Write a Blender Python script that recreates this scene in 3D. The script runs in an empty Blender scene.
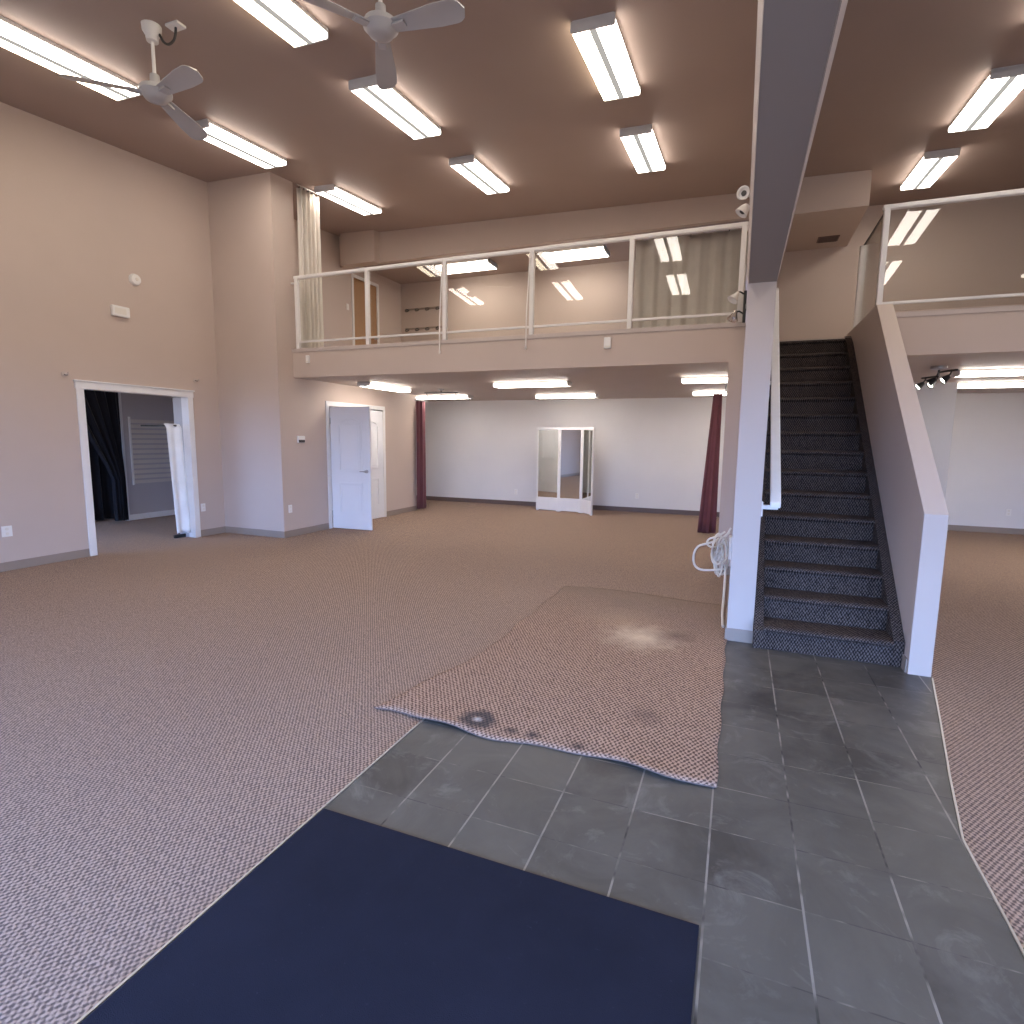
import bpy, bmesh, math, random
from mathutils import Matrix, Vector
random.seed(7)
sc = bpy.context.scene
col = sc.collection
PI = math.pi

# ------------------------------------------------------------------ materials
MATS = {}
def new_mat(name):
    m = bpy.data.materials.new(name); m.use_nodes = True
    nt = m.node_tree
    for n in list(nt.nodes): nt.nodes.remove(n)
    out = nt.nodes.new('ShaderNodeOutputMaterial')
    MATS[name] = m
    return m, nt, out
def N(nt, t, **kw):
    n = nt.nodes.new(t)
    for k, v in kw.items():
        if k.startswith('i_'): n.inputs[k[2:].replace('_', ' ')].default_value = v
        else: setattr(n, k, v)
    return n
def mth(nt, op, a, b=None, c=None):
    n = nt.nodes.new('ShaderNodeMath'); n.operation = op
    for i, v in enumerate((a, b, c)):
        if v is None: continue
        if hasattr(v, 'is_output') or isinstance(v, bpy.types.NodeSocket): nt.links.new(v, n.inputs[i])
        else: n.inputs[i].default_value = v
    return n.outputs[0]
def mix(nt, f, a, b, mode='MIX'):
    n = nt.nodes.new('ShaderNodeMix'); n.data_type = 'RGBA'; n.blend_type = mode
    for i, v in ((0, f), (6, a), (7, b)):
        if isinstance(v, bpy.types.NodeSocket): nt.links.new(v, n.inputs[i])
        else: n.inputs[i].default_value = (tuple(v) + (1,)) if isinstance(v, tuple) and len(v) == 3 else v
    return n.outputs[2]
def ramp(nt, fac, stops):
    n = nt.nodes.new('ShaderNodeValToRGB')
    e = n.color_ramp.elements
    while len(e) < len(stops): e.new(0.5)
    for k, (p, c) in enumerate(stops):
        e[k].position = p; e[k].color = tuple(c) + (1,) if len(c) == 3 else c
    nt.links.new(fac, n.inputs[0])
    return n.outputs[0]
def noise(nt, vec, scale, detail=3, rough=.5, dist=0.):
    n = N(nt, 'ShaderNodeTexNoise'); n.inputs['Scale'].default_value = scale
    n.inputs['Detail'].default_value = detail; n.inputs['Roughness'].default_value = rough
    n.inputs['Distortion'].default_value = dist
    if vec is not None: nt.links.new(vec, n.inputs['Vector'])
    return n.outputs['Fac']
def objco(nt): return N(nt, 'ShaderNodeTexCoord').outputs['Object']
def principled(nt, out, base=None, rough=.5, metal=0., bump=None, bump_s=.2, bump_d=.01, spec=None):
    p = N(nt, 'ShaderNodeBsdfPrincipled')
    if isinstance(base, bpy.types.NodeSocket): nt.links.new(base, p.inputs['Base Color'])
    elif base is not None: p.inputs['Base Color'].default_value = tuple(base) + (1,)
    if isinstance(rough, bpy.types.NodeSocket): nt.links.new(rough, p.inputs['Roughness'])
    else: p.inputs['Roughness'].default_value = rough
    p.inputs['Metallic'].default_value = metal
    if spec is not None: p.inputs['Specular IOR Level'].default_value = spec
    if bump is not None:
        b = N(nt, 'ShaderNodeBump'); b.inputs['Strength'].default_value = bump_s; b.inputs['Distance'].default_value = bump_d
        nt.links.new(bump, b.inputs['Height']); nt.links.new(b.outputs[0], p.inputs['Normal'])
    nt.links.new(p.outputs[0], out.inputs[0])
    return p
def paint(name, c, rough=.55, var=.05, bump=.08, spec=.3):
    m, nt, out = new_mat(name)
    co = objco(nt)
    f = noise(nt, co, 1.7, 4)
    lo = tuple(x * (1 - var) for x in c); hi = tuple(min(1, x * (1 + var)) for x in c)
    cc = mix(nt, f, lo, hi)
    principled(nt, out, cc, rough, bump=noise(nt, co, 180, 2), bump_s=bump, bump_d=.002, spec=spec)
    return m
def plain(name, c, rough=.4, metal=0., spec=None):
    m, nt, out = new_mat(name)
    co = objco(nt)
    f = noise(nt, co, 9, 3)
    cc = mix(nt, f, tuple(x * .95 for x in c), tuple(min(1, x * 1.04) for x in c))
    principled(nt, out, cc, rough, metal, spec=spec)
    return m
def emit(name, c, s):
    m, nt, out = new_mat(name)
    e = N(nt, 'ShaderNodeEmission'); e.inputs[0].default_value = tuple(c) + (1,); e.inputs[1].default_value = s
    nt.links.new(e.outputs[0], out.inputs[0])
    return m
def fabric(name, c, scale=600, rough=.85, var=.12):
    m, nt, out = new_mat(name)
    co = objco(nt)
    f = noise(nt, co, 4, 4)
    cc = mix(nt, f, tuple(x * (1 - var) for x in c), tuple(min(1, x * (1 + var)) for x in c))
    p = principled(nt, out, cc, rough, bump=noise(nt, co, scale, 2), bump_s=.2, bump_d=.002, spec=.15)
    p.inputs['Sheen Weight'].default_value = .15
    return m
def carpet(name, light, dark, p, q, ph=.0, lo=.35, hi=.7, stains=None, big=.25, fade=None, jit=.14):
    """Loop-pile carpet: staggered rows of light loops over dark gaps; rows turn up the risers."""
    m, nt, out = new_mat(name)
    co = objco(nt)
    s = N(nt, 'ShaderNodeSeparateXYZ'); nt.links.new(co, s.inputs[0])
    wob = noise(nt, co, 38, 3, .7)
    u = mth(nt, 'ADD', s.outputs[0], mth(nt, 'MULTIPLY', wob, .75 * p))
    v = mth(nt, 'ADD', mth(nt, 'ADD', s.outputs[1], s.outputs[2]), mth(nt, 'MULTIPLY', wob, .5 * q))
    a = mth(nt, 'COSINE', mth(nt, 'MULTIPLY', u, 2 * PI / p))
    b = mth(nt, 'COSINE', mth(nt, 'MULTIPLY', v, 2 * PI / q))
    f = mth(nt, 'MULTIPLY_ADD', mth(nt, 'MULTIPLY', a, b), .5, .5)
    f = mth(nt, 'ADD', f, mth(nt, 'MULTIPLY_ADD', noise(nt, co, 75, 4, .75), 1.5, -.75))
    cid = N(nt, 'ShaderNodeCombineXYZ')
    nt.links.new(mth(nt, 'FLOOR', mth(nt, 'DIVIDE', u, p)), cid.inputs[0]); nt.links.new(mth(nt, 'FLOOR', mth(nt, 'DIVIDE', v, q / 2)), cid.inputs[1])
    wn = N(nt, 'ShaderNodeTexWhiteNoise'); wn.noise_dimensions = '2D'; nt.links.new(cid.outputs[0], wn.inputs['Vector'])
    f = mth(nt, 'ADD', f, mth(nt, 'MULTIPLY_ADD', wn.outputs['Value'], jit, -jit / 2))
    cc = ramp(nt, f, [(lo, dark), (hi, light)])
    bigf = noise(nt, co, 1.1, 4, .6)
    cc = mix(nt, mth(nt, 'MULTIPLY', bigf, big), cc, tuple(x * .62 for x in light))
    if stains:
        for (sx, sy, r, colr, amt, inner) in stains:
            d = N(nt, 'ShaderNodeVectorMath'); d.operation = 'DISTANCE'
            nt.links.new(co, d.inputs[0]); d.inputs[1].default_value = (sx, sy, .012)
            dd = mth(nt, 'ADD', d.outputs['Value'], mth(nt, 'MULTIPLY_ADD', noise(nt, co, 9 / max(r, .08) * .15 + 6, 4, .7), r * 1.1, -r * .55))
            k = mth(nt, 'SUBTRACT', 1., mth(nt, 'SMOOTH_MIN', mth(nt, 'DIVIDE', dd, r), 1., .25))
            k = mth(nt, 'MAXIMUM', k, 0.)
            if inner:   # a frayed hole: bare centre, dark matted ring
                ring = mth(nt, 'MULTIPLY', k, mth(nt, 'SUBTRACT', 1., k)); k = mth(nt, 'MULTIPLY', ring, 3.4)
            cc = mix(nt, mth(nt, 'MINIMUM', mth(nt, 'MULTIPLY', k, amt), 1.), cc, colr)
    if fade:    # the far end of the loose piece is matted down to the tone of the fitted carpet
        k = mth(nt, 'ADD', s.outputs[1], mth(nt, 'MULTIPLY_ADD', noise(nt, co, 1.6, 5, .65), 1.6, -.8))
        k = ramp(nt, mth(nt, 'MULTIPLY', k, .1), [(fade[0] * .1, (0, 0, 0)), (fade[1] * .1, (1, 1, 1))])
        cc = mix(nt, k, cc, mix(nt, f, fade[3], fade[2]))
    principled(nt, out, cc, .95, bump=f, bump_s=.4, bump_d=.005, spec=.08)
    return m

WALL = (.545, .44, .375)
paint('wall_tan', WALL)
paint('wall_pale', (.52, .44, .395))
paint('wall_cream', (.56, .455, .39))
paint('wall_white', (.72, .69, .67))
paint('wall_grey', (.50, .49, .49))
paint('wall_charcoal', (.50, .46, .46))
paint('ceiling_brown', (.37, .28, .24), .6)
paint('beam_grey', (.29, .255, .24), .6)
paint('ceiling_taupe', (.50, .42, .37), .6)
plain('trim_white', (.80, .78, .76), .35)
plain('rail_white', (.78, .74, .70), .3)
plain('metal_white', (.70, .69, .67), .4)
plain('plastic_white', (.80, .77, .73), .4)
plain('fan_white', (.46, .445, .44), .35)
plain('vinyl_tan', (.30, .235, .19), .55)
plain('vinyl_brown', (.13, .085, .07), .5)
plain('chrome', (.75, .72, .68), .15, 1.)
plain('nickel', (.45, .43, .41), .3, 1.)
plain('black_metal', (.02, .02, .02), .4)
plain('dark_plastic', (.05, .045, .04), .5)
plain('cable_white', (.75, .70, .62), .5)
plain('aluminium', (.55, .53, .51), .4, .9)
plain('vent_brown', (.16, .10, .08), .5)
paint('door_white', (.80, .80, .82), .35, .02, .02)
fabric('cloth_white', (.72, .66, .58))
fabric('cloth_grey', (.62, .58, .52))
fabric('cloth_maroon', (.155, .055, .065))
fabric('cloth_black', (.008, .008, .012))
fabric('sheet_white', (.85, .88, .93))
plain('slat_beige', (.66, .60, .53), .5)
def wood(name, a, b):
    m, nt, out = new_mat(name); co = objco(nt)
    mp = N(nt, 'ShaderNodeMapping'); mp.inputs['Scale'].default_value = (14, 14, 1.2); nt.links.new(co, mp.inputs[0])
    cc = mix(nt, noise(nt, mp.outputs[0], 2, 5, .6, 1.5), a, b)
    principled(nt, out, cc, .4)
wood('wood_door', (.30, .15, .06), (.42, .23, .10))
carpet('carpet', (.48, .34, .257), (.110, .081, .070), .021, .029, lo=.22, hi=.80)
carpet('carpet_patch', (.48, .325, .24), (.095, .058, .046), .0245, .040, lo=.25, hi=.68, big=.15, jit=.12, fade=(4.3, 5.5, (.345, .25, .19), (.17, .126, .10)), stains=[
    (-.62, 4.30, .36, (.60, .47, .34), .95, False), (-.36, 4.42, .20, (.13, .08, .065), .7, False),
    (-.85, 4.75, .40, (.42, .30, .20), .6, False),
    (-1.23, 2.62, .11, (.05, .05, .055), 1., True), (-1.23, 2.62, .035, (.5, .5, .5), .9, False),
    (-1.02, 2.58, .05, (.06, .05, .05), .9, False), (-.90, 2.585, .055, (.06, .05, .05), .9, False),
    (-.66, 2.57, .045, (.06, .05, .05), .9, False), (-.40, 3.02, .13, (.12, .08, .07), .55, False)])
carpet('carpet_stairs', (.155, .12, .105), (.008, .006, .006), .0200, .034, lo=.30, hi=.92, big=.2)
def mat_tile():
    m, nt, out = new_mat('slate_tile'); co = objco(nt)
    s = N(nt, 'ShaderNodeSeparateXYZ'); nt.links.new(co, s.inputs[0])
    T = .3015
    u = mth(nt, 'DIVIDE', mth(nt, 'ADD', s.outputs[0], .0195), T)
    v = mth(nt, 'DIVIDE', mth(nt, 'SUBTRACT', s.outputs[1], 1.601), T)
    def edge(x):
        f = mth(nt, 'FRACT', x)
        return mth(nt, 'MINIMUM', f, mth(nt, 'SUBTRACT', 1., f))
    eu, ev = edge(u), edge(v)
    gu = mth(nt, 'LESS_THAN', eu, .0125); gv = mth(nt, 'LESS_THAN', ev, .009)
    cid = N(nt, 'ShaderNodeCombineXYZ')
    nt.links.new(mth(nt, 'FLOOR', u), cid.inputs[0]); nt.links.new(mth(nt, 'FLOOR', v), cid.inputs[1])
    wn = N(nt, 'ShaderNodeTexWhiteNoise'); wn.noise_dimensions = '2D'; nt.links.new(cid.outputs[0], wn.inputs['Vector'])
    base = ramp(nt, wn.outputs['Value'], [(0., (.042, .037, .033)), (.5, (.064, .058, .050)), (1., (.082, .074, .063))])
    sm = noise(nt, co, 2.6, 5, .62, .8)
    base = mix(nt, ramp(nt, sm, [(.35, (0, 0, 0)), (.75, (1, 1, 1))]), base, (.115, .105, .090))
    scf = noise(nt, co, 4.2, 7, .70, .9)
    base = mix(nt, ramp(nt, scf, [(.55, (0, 0, 0)), (.76, (.5, .5, .5))]), base, (.25, .235, .215))
    # grout: hazed pale in places, dark elsewhere
    gz = noise(nt, co, 1.6, 4, .7)
    gcol = ramp(nt, gz, [(.42, (.025, .023, .022)), (.52, (.24, .215, .185))])
    gcol2 = ramp(nt, noise(nt, co, 3.1, 4, .7), [(.45, (.050, .045, .042)), (.60, (.20, .18, .155))])
    base = mix(nt, gv, base, gcol2); base = mix(nt, gu, base, gcol)
    h = mth(nt, 'SUBTRACT', mth(nt, 'MULTIPLY', noise(nt, co, 30, 5, .6), .25), mth(nt, 'MAXIMUM', gu, gv))
    r = mth(nt, 'MULTIPLY_ADD', noise(nt, co, 6, 4), .3, .33)
    principled(nt, out, base, r, bump=h, bump_s=.35, bump_d=.004, spec=.45)
mat_tile()
plain('backing_rim_shade', (.16, .115, .095), .9)  # dark rim: carpet backing, with the shadow under the lifted edge in its colour
def mat_navy():
    m, nt, out = new_mat('navy_mat'); co = objco(nt)
    f = noise(nt, co, 3, 5, .6)
    cc = mix(nt, f, (.0085, .0095, .017), (.019, .020, .034))
    sp = noise(nt, co, 55, 3, .8)
    cc = mix(nt, ramp(nt, sp, [(.66, (0, 0, 0)), (.80, (.28, .28, .28))]), cc, (.10, .11, .15))
    principled(nt, out, cc, .9, bump=noise(nt, co, 320, 3), bump_s=.4, bump_d=.004, spec=.15)
mat_navy()
LAMP = 11.5
emit('lens_white', (1., .91, .815), LAMP)
emit('lens_warm', (1., .88, .66), LAMP * .9)
emit('lens_alcove', (1., .915, .84), LAMP * 1.5)
emit('bulb', (1., .93, .85), 25.)
emit('lens_spine', (1., .95, .88), .36)   # the ribbed middle of the diffuser, glowing faintly between the tubes
def mat_glass():
    m, nt, out = new_mat('glass')
    t = N(nt, 'ShaderNodeBsdfTransparent'); t.inputs[0].default_value = (.97, .975, .965, 1)
    g = N(nt, 'ShaderNodeBsdfGlossy'); g.inputs['Roughness'].default_value = 0.
    f = N(nt, 'ShaderNodeFresnel')
    ge = N(nt, 'ShaderNodeNewGeometry')   # same reflectance on the way in and out of the sheet
    nt.links.new(mth(nt, 'MULTIPLY_ADD', ge.outputs['Backfacing'], 1 / 1.5 - 1.5, 1.5), f.inputs[0])
    x = N(nt, 'ShaderNodeMixShader')
    nt.links.new(f.outputs[0], x.inputs[0]); nt.links.new(t.outputs[0], x.inputs[1]); nt.links.new(g.outputs[0], x.inputs[2])
    nt.links.new(x.outputs[0], out.inputs[0])
mat_glass()
def mat_mirror():
    m, nt, out = new_mat('mirror')
    principled(nt, out, (.80, .82, .80), .02, 1.)
mat_mirror()
# grout / floor strips use aluminium

# ------------------------------------------------------------------ mesh building
class MB:
    def __init__(s): s.v = []; s.f = []
    def add(s, vs, fs):
        b = len(s.v); s.v += [tuple(p) for p in vs]; s.f += [tuple(b + i for i in f) for f in fs]; return s
    def box(s, x0, x1, y0, y1, z0, z1):
        vs = [(x, y, z) for z in (z0, z1) for y in (y0, y1) for x in (x0, x1)]
        return s.add(vs, [(0, 2, 3, 1), (4, 5, 7, 6), (0, 1, 5, 4), (2, 6, 7, 3), (0, 4, 6, 2), (1, 3, 7, 5)])
    def hexa(s, a, b):
        """a, b: two matching loops of points, joined into a closed solid."""
        n = len(a); vs = list(a) + list(b)
        fs = [tuple(range(n))[::-1], tuple(range(n, 2 * n))]
        fs += [(i, (i + 1) % n, n + (i + 1) % n, n + i) for i in range(n)]
        return s.add(vs, fs)
    def prism(s, poly, axis, a, b):
        def P(p, t):
            if axis == 'x': return (t, p[0], p[1])
            if axis == 'y': return (p[0], t, p[1])
            return (p[0], p[1], t)
        return s.hexa([P(p, a) for p in poly], [P(p, b) for p in poly])
    def lathe(s, prof, c=(0, 0, 0), n=24, axis='z', M=None):
        vs = []; fs = []; k = len(prof)
        for i in range(n):
            t = 2 * PI * i / n
            for (r, z) in prof:
                p = Vector((r * math.cos(t), r * math.sin(t), z))
                if axis == 'x': p = Vector((p.z, p.x, p.y))
                elif axis == 'y': p = Vector((p.x, p.z, -p.y))
                if M is not None: p = M @ p
                vs.append(tuple(p + Vector(c)))
        for i in range(n):
            j = (i + 1) % n
            for q in range(k - 1): fs.append((i * k + q, j * k + q, j * k + q + 1, i * k + q + 1))
        if prof[0][0] > 1e-6: fs.append(tuple(i * k for i in range(n))[::-1])
        if prof[-1][0] > 1e-6: fs.append(tuple(i * k + k - 1 for i in range(n)))
        return s.add(vs, fs)
    def tube(s, pts, r, n=8, closed=False):
        pts = [Vector(p) for p in pts]
        if 4 <= len(pts) <= 13 and not closed and not isinstance(r, (list, tuple)):
            q = []
            for i in range(len(pts) - 1):
                a, b, c, d = pts[max(i - 1, 0)], pts[i], pts[i + 1], pts[min(i + 2, len(pts) - 1)]
                for k in range(5):
                    t = k / 5
                    q.append(.5 * (2 * b + (c - a) * t + (2 * a - 5 * b + 4 * c - d) * t * t + (3 * b - a - 3 * c + d) * t ** 3))
            pts = q + [pts[-1]]
        m = len(pts); vs = []; fs = []
        up = Vector((.13, .21, 1)).normalized()
        for i, p in enumerate(pts):
            if closed: d = pts[(i + 1) % m] - pts[i - 1]
            else: d = pts[min(i + 1, m - 1)] - pts[max(i - 1, 0)]
            d.normalize(); a = d.cross(up)
            if a.length < 1e-4: a = d.cross(Vector((1, 0, 0)))
            a.normalize(); b = d.cross(a)
            rr = r[i] if isinstance(r, (list, tuple)) else r
            for k in range(n):
                t = 2 * PI * k / n; vs.append(tuple(p + a * rr * math.cos(t) + b * rr * math.sin(t)))
        e = m if closed else m - 1
        for i in range(e):
            j = (i + 1) % m
            for k in range(n):
                fs.append((i * n + k, i * n + (k + 1) % n, j * n + (k + 1) % n, j * n + k))
        if not closed: fs += [tuple(range(n))[::-1], tuple((m - 1) * n + k for k in range(n))]
        return s.add(vs, fs)
    def build(s, name, mat, parent=None, loc=(0, 0, 0), smooth=False, bevel=0., kind=None):
        me = bpy.data.meshes.new(name)
        me.from_pydata(s.v, [], s.f)
        bm = bmesh.new(); bm.from_mesh(me)
        bmesh.ops.remove_doubles(bm, verts=bm.verts, dist=1e-6)
        bmesh.ops.dissolve_degenerate(bm, edges=bm.edges, dist=1e-7)
        bmesh.ops.recalc_face_normals(bm, faces=bm.faces)
        bm.to_mesh(me); bm.free()
        if smooth:
            for p in me.polygons: p.use_smooth = True
            try: me.set_sharp_from_angle(angle=math.radians(40))
            except Exception: pass
        me.materials.append(MATS[mat] if isinstance(mat, str) else mat)
        o = bpy.data.objects.new(name, me); col.objects.link(o)
        o.location = loc
        if parent is not None: o.parent = parent
        if bevel:
            b = o.modifiers.new('bevel', 'BEVEL'); b.width = bevel; b.segments = 2; b.limit_method = 'ANGLE'
        if kind: o['kind'] = kind
        return o
def tag(o, label, cat, group=None):
    o['label'] = label; o['category'] = cat
    if group: o['group'] = group
    return o
def thing(name, label, cat, loc=(0, 0, 0), rz=0, group=None):
    o = bpy.data.objects.new(name, None); col.objects.link(o)
    o.location = loc; o.rotation_euler = (0, 0, rz); o.empty_display_size = .1
    return tag(o, label, cat, group)
def copy_tree(o, parent=None):
    c = o.copy(); col.objects.link(c)
    if parent is not None: c.parent = parent
    for ch in [x for x in bpy.data.objects if x.parent == o]: copy_tree(ch, c)
    return c
def S(name, mb, mat, bevel=0., smooth=False): return mb.build(name, mat, kind='structure', bevel=bevel, smooth=smooth)

# ------------------------------------------------------------------ dimensions (metres; camera stands at x=0, y=0)
XL, YA, XC, YM, YB = -7.483, 6.526, -6.285, 6.833, 12.15      # left wall, pier front, door wall, balcony face, alcove back wall
XR, YF = 6.5, -1.5                                             # right wall, street wall
ZS, ZF, ZT = 2.40, 2.73, 3.84                                  # underside, floor and rail of the balcony
def ceil(x, y): return 5.0 + .08 * (y - 4) - .03 * (x + 7.483)

# ------------------------------------------------------------------ floors
b = MB(); b.box(XL - .12, XR, YF, YB, -.12, 0)
S('floor', b, 'carpet')
xe = [(1.262, 4.33), (1.257, 4.291), (1.123, 3.644), (.984, 2.989), (.890, 2.513), (.886, 2.158), (.881, 1.95), (.875, .2), (.87, -1.45)]
poly = [(-1.505, -1.45), (-1.505, 2.62), (-.02, 2.62), (-.02, 4.56), (1.12, 4.56), (1.262, 4.45)] + xe
b = MB(); b.prism(poly[::-1], 'z', -.05, .004)
S('floor_tile', b, 'slate_tile')
def strip(path, w):
    b = MB()
    for (x0, y0), (x1, y1) in zip(path, path[1:]):
        d = Vector((x1 - x0, y1 - y0)).normalized(); n = Vector((-d.y, d.x)) * w / 2
        a = [(x0 + n.x, y0 + n.y, .0), (x0 - n.x, y0 - n.y, .0), (x0 - n.x, y0 - n.y, .009), (x0 + n.x, y0 + n.y, .009)]
        c = [(x1 + n.x, y1 + n.y, .0), (x1 - n.x, y1 - n.y, .0), (x1 - n.x, y1 - n.y, .009), (x1 + n.x, y1 + n.y, .009)]
        b.hexa(a, c)
    return b
S('trim_1', strip([(-1.505, -1.45), (-1.505, 2.52)], .008), 'aluminium')
S('trim_2', strip(xe[1:], .008), 'aluminium')
# loose piece of carpet laid over the end of the tiles, front edge lifting a little
def patch():
    nx, ny = 60, 60; vs = []; fs = []
    for j in range(ny + 1):
        t = j / ny
        for i in range(nx + 1):
            s = i / nx
            xl = -1.825 + .22 * min(1, t * 3.0) + .01 * math.sin(t * 31)
            x = xl + (-.008 - xl) * s + .006 * math.sin(t * 40) * (s == 1)
            yf = 2.500 + .022 * math.sin(s * 11 + .6) + .010 * math.sin(s * 27) - .01 * s
            yb = 5.58 + .06 * math.sin(s * 5)
            y = yf + (yb - yf) * t
            lift = .016 * math.exp(-t * 40) * max(0, math.sin(s * 10.5 - .9)) ** 2
            z = .0135 + lift + .002 * math.sin(s * 9 + t * 13) * math.exp(-t * 3)
            z = z if t < .9 else .0135 + (.0015 - .0135) * (t - .9) / .1
            vs.append((x, y, z))
    for j in range(ny):
        for i in range(nx):
            a = j * (nx + 1) + i; fs.append((a, a + 1, a + nx + 2, a + nx + 1))
    b = MB(); b.add(vs, fs)
    o = b.build('carpet_piece', 'carpet_patch', smooth=True)
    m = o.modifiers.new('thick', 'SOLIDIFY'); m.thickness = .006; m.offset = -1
    o.data.materials.append(MATS['backing_rim_shade']); m.material_offset_rim = 1
    return o
tag(patch(), 'loose worn pinkish brown carpet piece with frayed holes overlapping the slate tiles', 'carpet')
b = MB(); b.box(-1.492, -.03, -1.2, 1.705, .004, .013)
tag(b.build('entrance_mat', 'navy_mat', bevel=.001), 'large navy blue entrance mat lying on the slate tiles', 'mat')

# ------------------------------------------------------------------ walls
D0, D1, DZ = 4.580, 5.985, 2.065                               # doorway in the left wall
b = MB()
b.box(XL - .12, XL, YF, D0 - .03, 0, 5.6); b.box(XL - .12, XL, D1 + .03, YA + .45, 0, 5.6); b.box(XL - .12, XL, D0 - .03, D1 + .03, DZ + .03, 5.6)
S('wall_left', b, 'wall_tan')
b = MB(); b.box(XL, XC, YA, YA + .43, 0, 5.6)
S('wall_pier', b, 'wall_tan')
E0, E1, EZ = 7.60, 9.10, 2.03                                  # double door in the lower side wall
b = MB(); b.box(XC - .115, XC, YA + .43, E0 - .03, 0, ZS); b.box(XC - .115, XC, E1 + .03, 10.30, 0, ZS); b.box(XC - .115, XC, E0 - .03, E1 + .03, EZ + .03, ZS)
S('wall_side', b, 'wall_tan')
b = MB(); b.box(-7.6, .5, YB, YB + .12, 0, ZS)
S('wall_back', b, 'wall_white')
b = MB(); b.box(-7.72, -7.6, 9.2, YB + .12, 0, ZS); S('wall_alcove_left', b, 'wall_white')
b = MB(); b.box(-7.72, XC - .12, 9.2, 9.3, 0, ZS); S('wall_closet', b, 'wall_white')
b = MB(); b.box(.5, 2.84, 10.0, YB + .12, 0, ZS); S('wall_store', b, 'wall_grey')
b = MB(); b.box(2.84, XR + .12, YB, YB + .12, 0, ZS); S('wall_back_right', b, 'wall_white')
b = MB(); b.box(XR, XR + .12, YF, YB + .12, 0, 5.6); S('wall_right', b, 'wall_tan')
# wall between the stairs and the left hall: its end stands as a post under the header
XP0, XP1, YP, ZB = -.010, .176, 4.522, 2.640
b = MB(); b.box(XP0, XP1, YP, 7.7, 0, ZS); b.box(XP0, XP1, YP, 11.0, ZS, 5.6)
S('wall_stair_left', b, 'wall_pale')
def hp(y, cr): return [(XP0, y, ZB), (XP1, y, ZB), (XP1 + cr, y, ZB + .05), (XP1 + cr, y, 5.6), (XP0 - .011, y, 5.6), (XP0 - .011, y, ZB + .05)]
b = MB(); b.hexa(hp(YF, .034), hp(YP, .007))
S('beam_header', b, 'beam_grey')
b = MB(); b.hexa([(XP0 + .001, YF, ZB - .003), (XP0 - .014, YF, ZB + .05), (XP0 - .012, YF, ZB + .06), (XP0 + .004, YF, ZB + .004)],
                 [(XP0 + .001, YP, ZB - .003), (XP0 - .014, YP, ZB + .05), (XP0 - .012, YP, ZB + .06), (XP0 + .004, YP, ZB + .004)]); S('trim_lit_left', b, 'wall_pale')  # pale strip: ceiling light on the beam's left chamfer put into the colour
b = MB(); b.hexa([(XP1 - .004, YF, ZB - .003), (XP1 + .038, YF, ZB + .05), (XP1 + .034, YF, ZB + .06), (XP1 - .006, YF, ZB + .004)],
                 [(XP1 - .001, YP, ZB - .003), (XP1 + .011, YP, ZB + .05), (XP1 + .007, YP, ZB + .06), (XP1 - .004, YP, ZB + .004)]); S('trim_lit_right', b, 'wall_pale')  # right chamfer likewise paler, as if lit from the ceiling
# half wall right of the stairs
XH0, XH1, YH = 1.124, 1.256, 4.312
b = MB()
b.prism([(YH, 0), (YH, 1.076), (6.42, 2.82), (6.86, 2.82), (10.0, 2.82), (10.0, 0)], 'x', XH0, XH1)
S('wall_stair_right', b, 'wall_cream', bevel=.004)
# balcony structure
b = MB()
b.box(-7.6, XP0, YM + .05, YB, ZS, ZF); b.box(XP0, XH0, 7.66, YB, ZS, ZF); b.box(XH1, XR, YM + .02, YB, ZS, ZF)
S('balcony_slab', b, 'ceiling_taupe')
b = MB(); b.prism([(XC + .001, ZS - .004), (-.168, ZS - .004), (-.168, 0), (XP0, 0), (XP0, 2.815), (XC + .001, 2.815)], 'y', YM, YM + .10); S('wall_fascia_left', b, 'wall_tan')
b = MB(); b.box(XH1, XR, YM, YM + .10, ZS - .004, 2.815); S('wall_fascia_right', b, 'wall_tan')
b = MB(); b.box(XC + .001, XP0, YM - .012, YM + .11, 2.765, 2.815); S('trim_3', b, 'wall_pale', bevel=.003)
b = MB(); b.box(XH1, XR, YM - .012, YM + .11, 2.765, 2.815); S('trim_4', b, 'wall_pale', bevel=.003)
# upper floor
b = MB()
F0, F1 = 10.06, 10.88                                           # door leaf in the upper left wall
b.box(-7.715, -7.6, YA + .4, F0 - .02, ZF, 5.6); b.box(-7.715, -7.6, F1 + .02, 12.0, ZF, 5.6); b.box(-7.715, -7.6, F0 - .02, F1 + .02, 4.82, 5.6)
S('wall_upper_left', b, 'wall_tan')
b = MB(); b.box(-7.72, XP0, 11.85, 11.97, ZF, 5.6); S('wall_upper_back', b, 'wall_tan')
b = MB(); b.box(XP0, XR, 11.0, 11.12, ZF, 5.7); S('wall_stair_back', b, 'wall_tan')
b = MB(); b.box(-7.6, XP0, 9.65, 9.75, 4.87, 5.6); S('wall_bulkhead', b, 'wall_tan')
b = MB(); b.box(-7.6, XP0, 9.75, 11.85, 5.09, 5.15); S('ceiling_upper', b, 'ceiling_brown')
b = MB(); b.box(-7.44, -6.66, 9.48, 9.65, 4.85, 5.6); S('wall_duct_box', b, 'wall_tan')
b = MB(); b.box(XP1, 1.432, 9.28, 11.0, 4.705, 5.6); S('wall_stair_bulkhead', b, 'wall_tan')
def cz(x, y, d): return (x, y, ceil(x, y) + d)
b = MB(); c4 = [(-7.75, YF - .1), (XR + .12, YF - .1), (XR + .12, 12.3), (-7.75, 12.3)]
b.hexa([cz(x, y, 0) for x, y in c4], [cz(x, y, .15) for x, y in c4]); S('ceiling', b, 'ceiling_brown')
# panel joint on the bulkhead
for x in (-4.05, -1.85):
    pass
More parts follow.
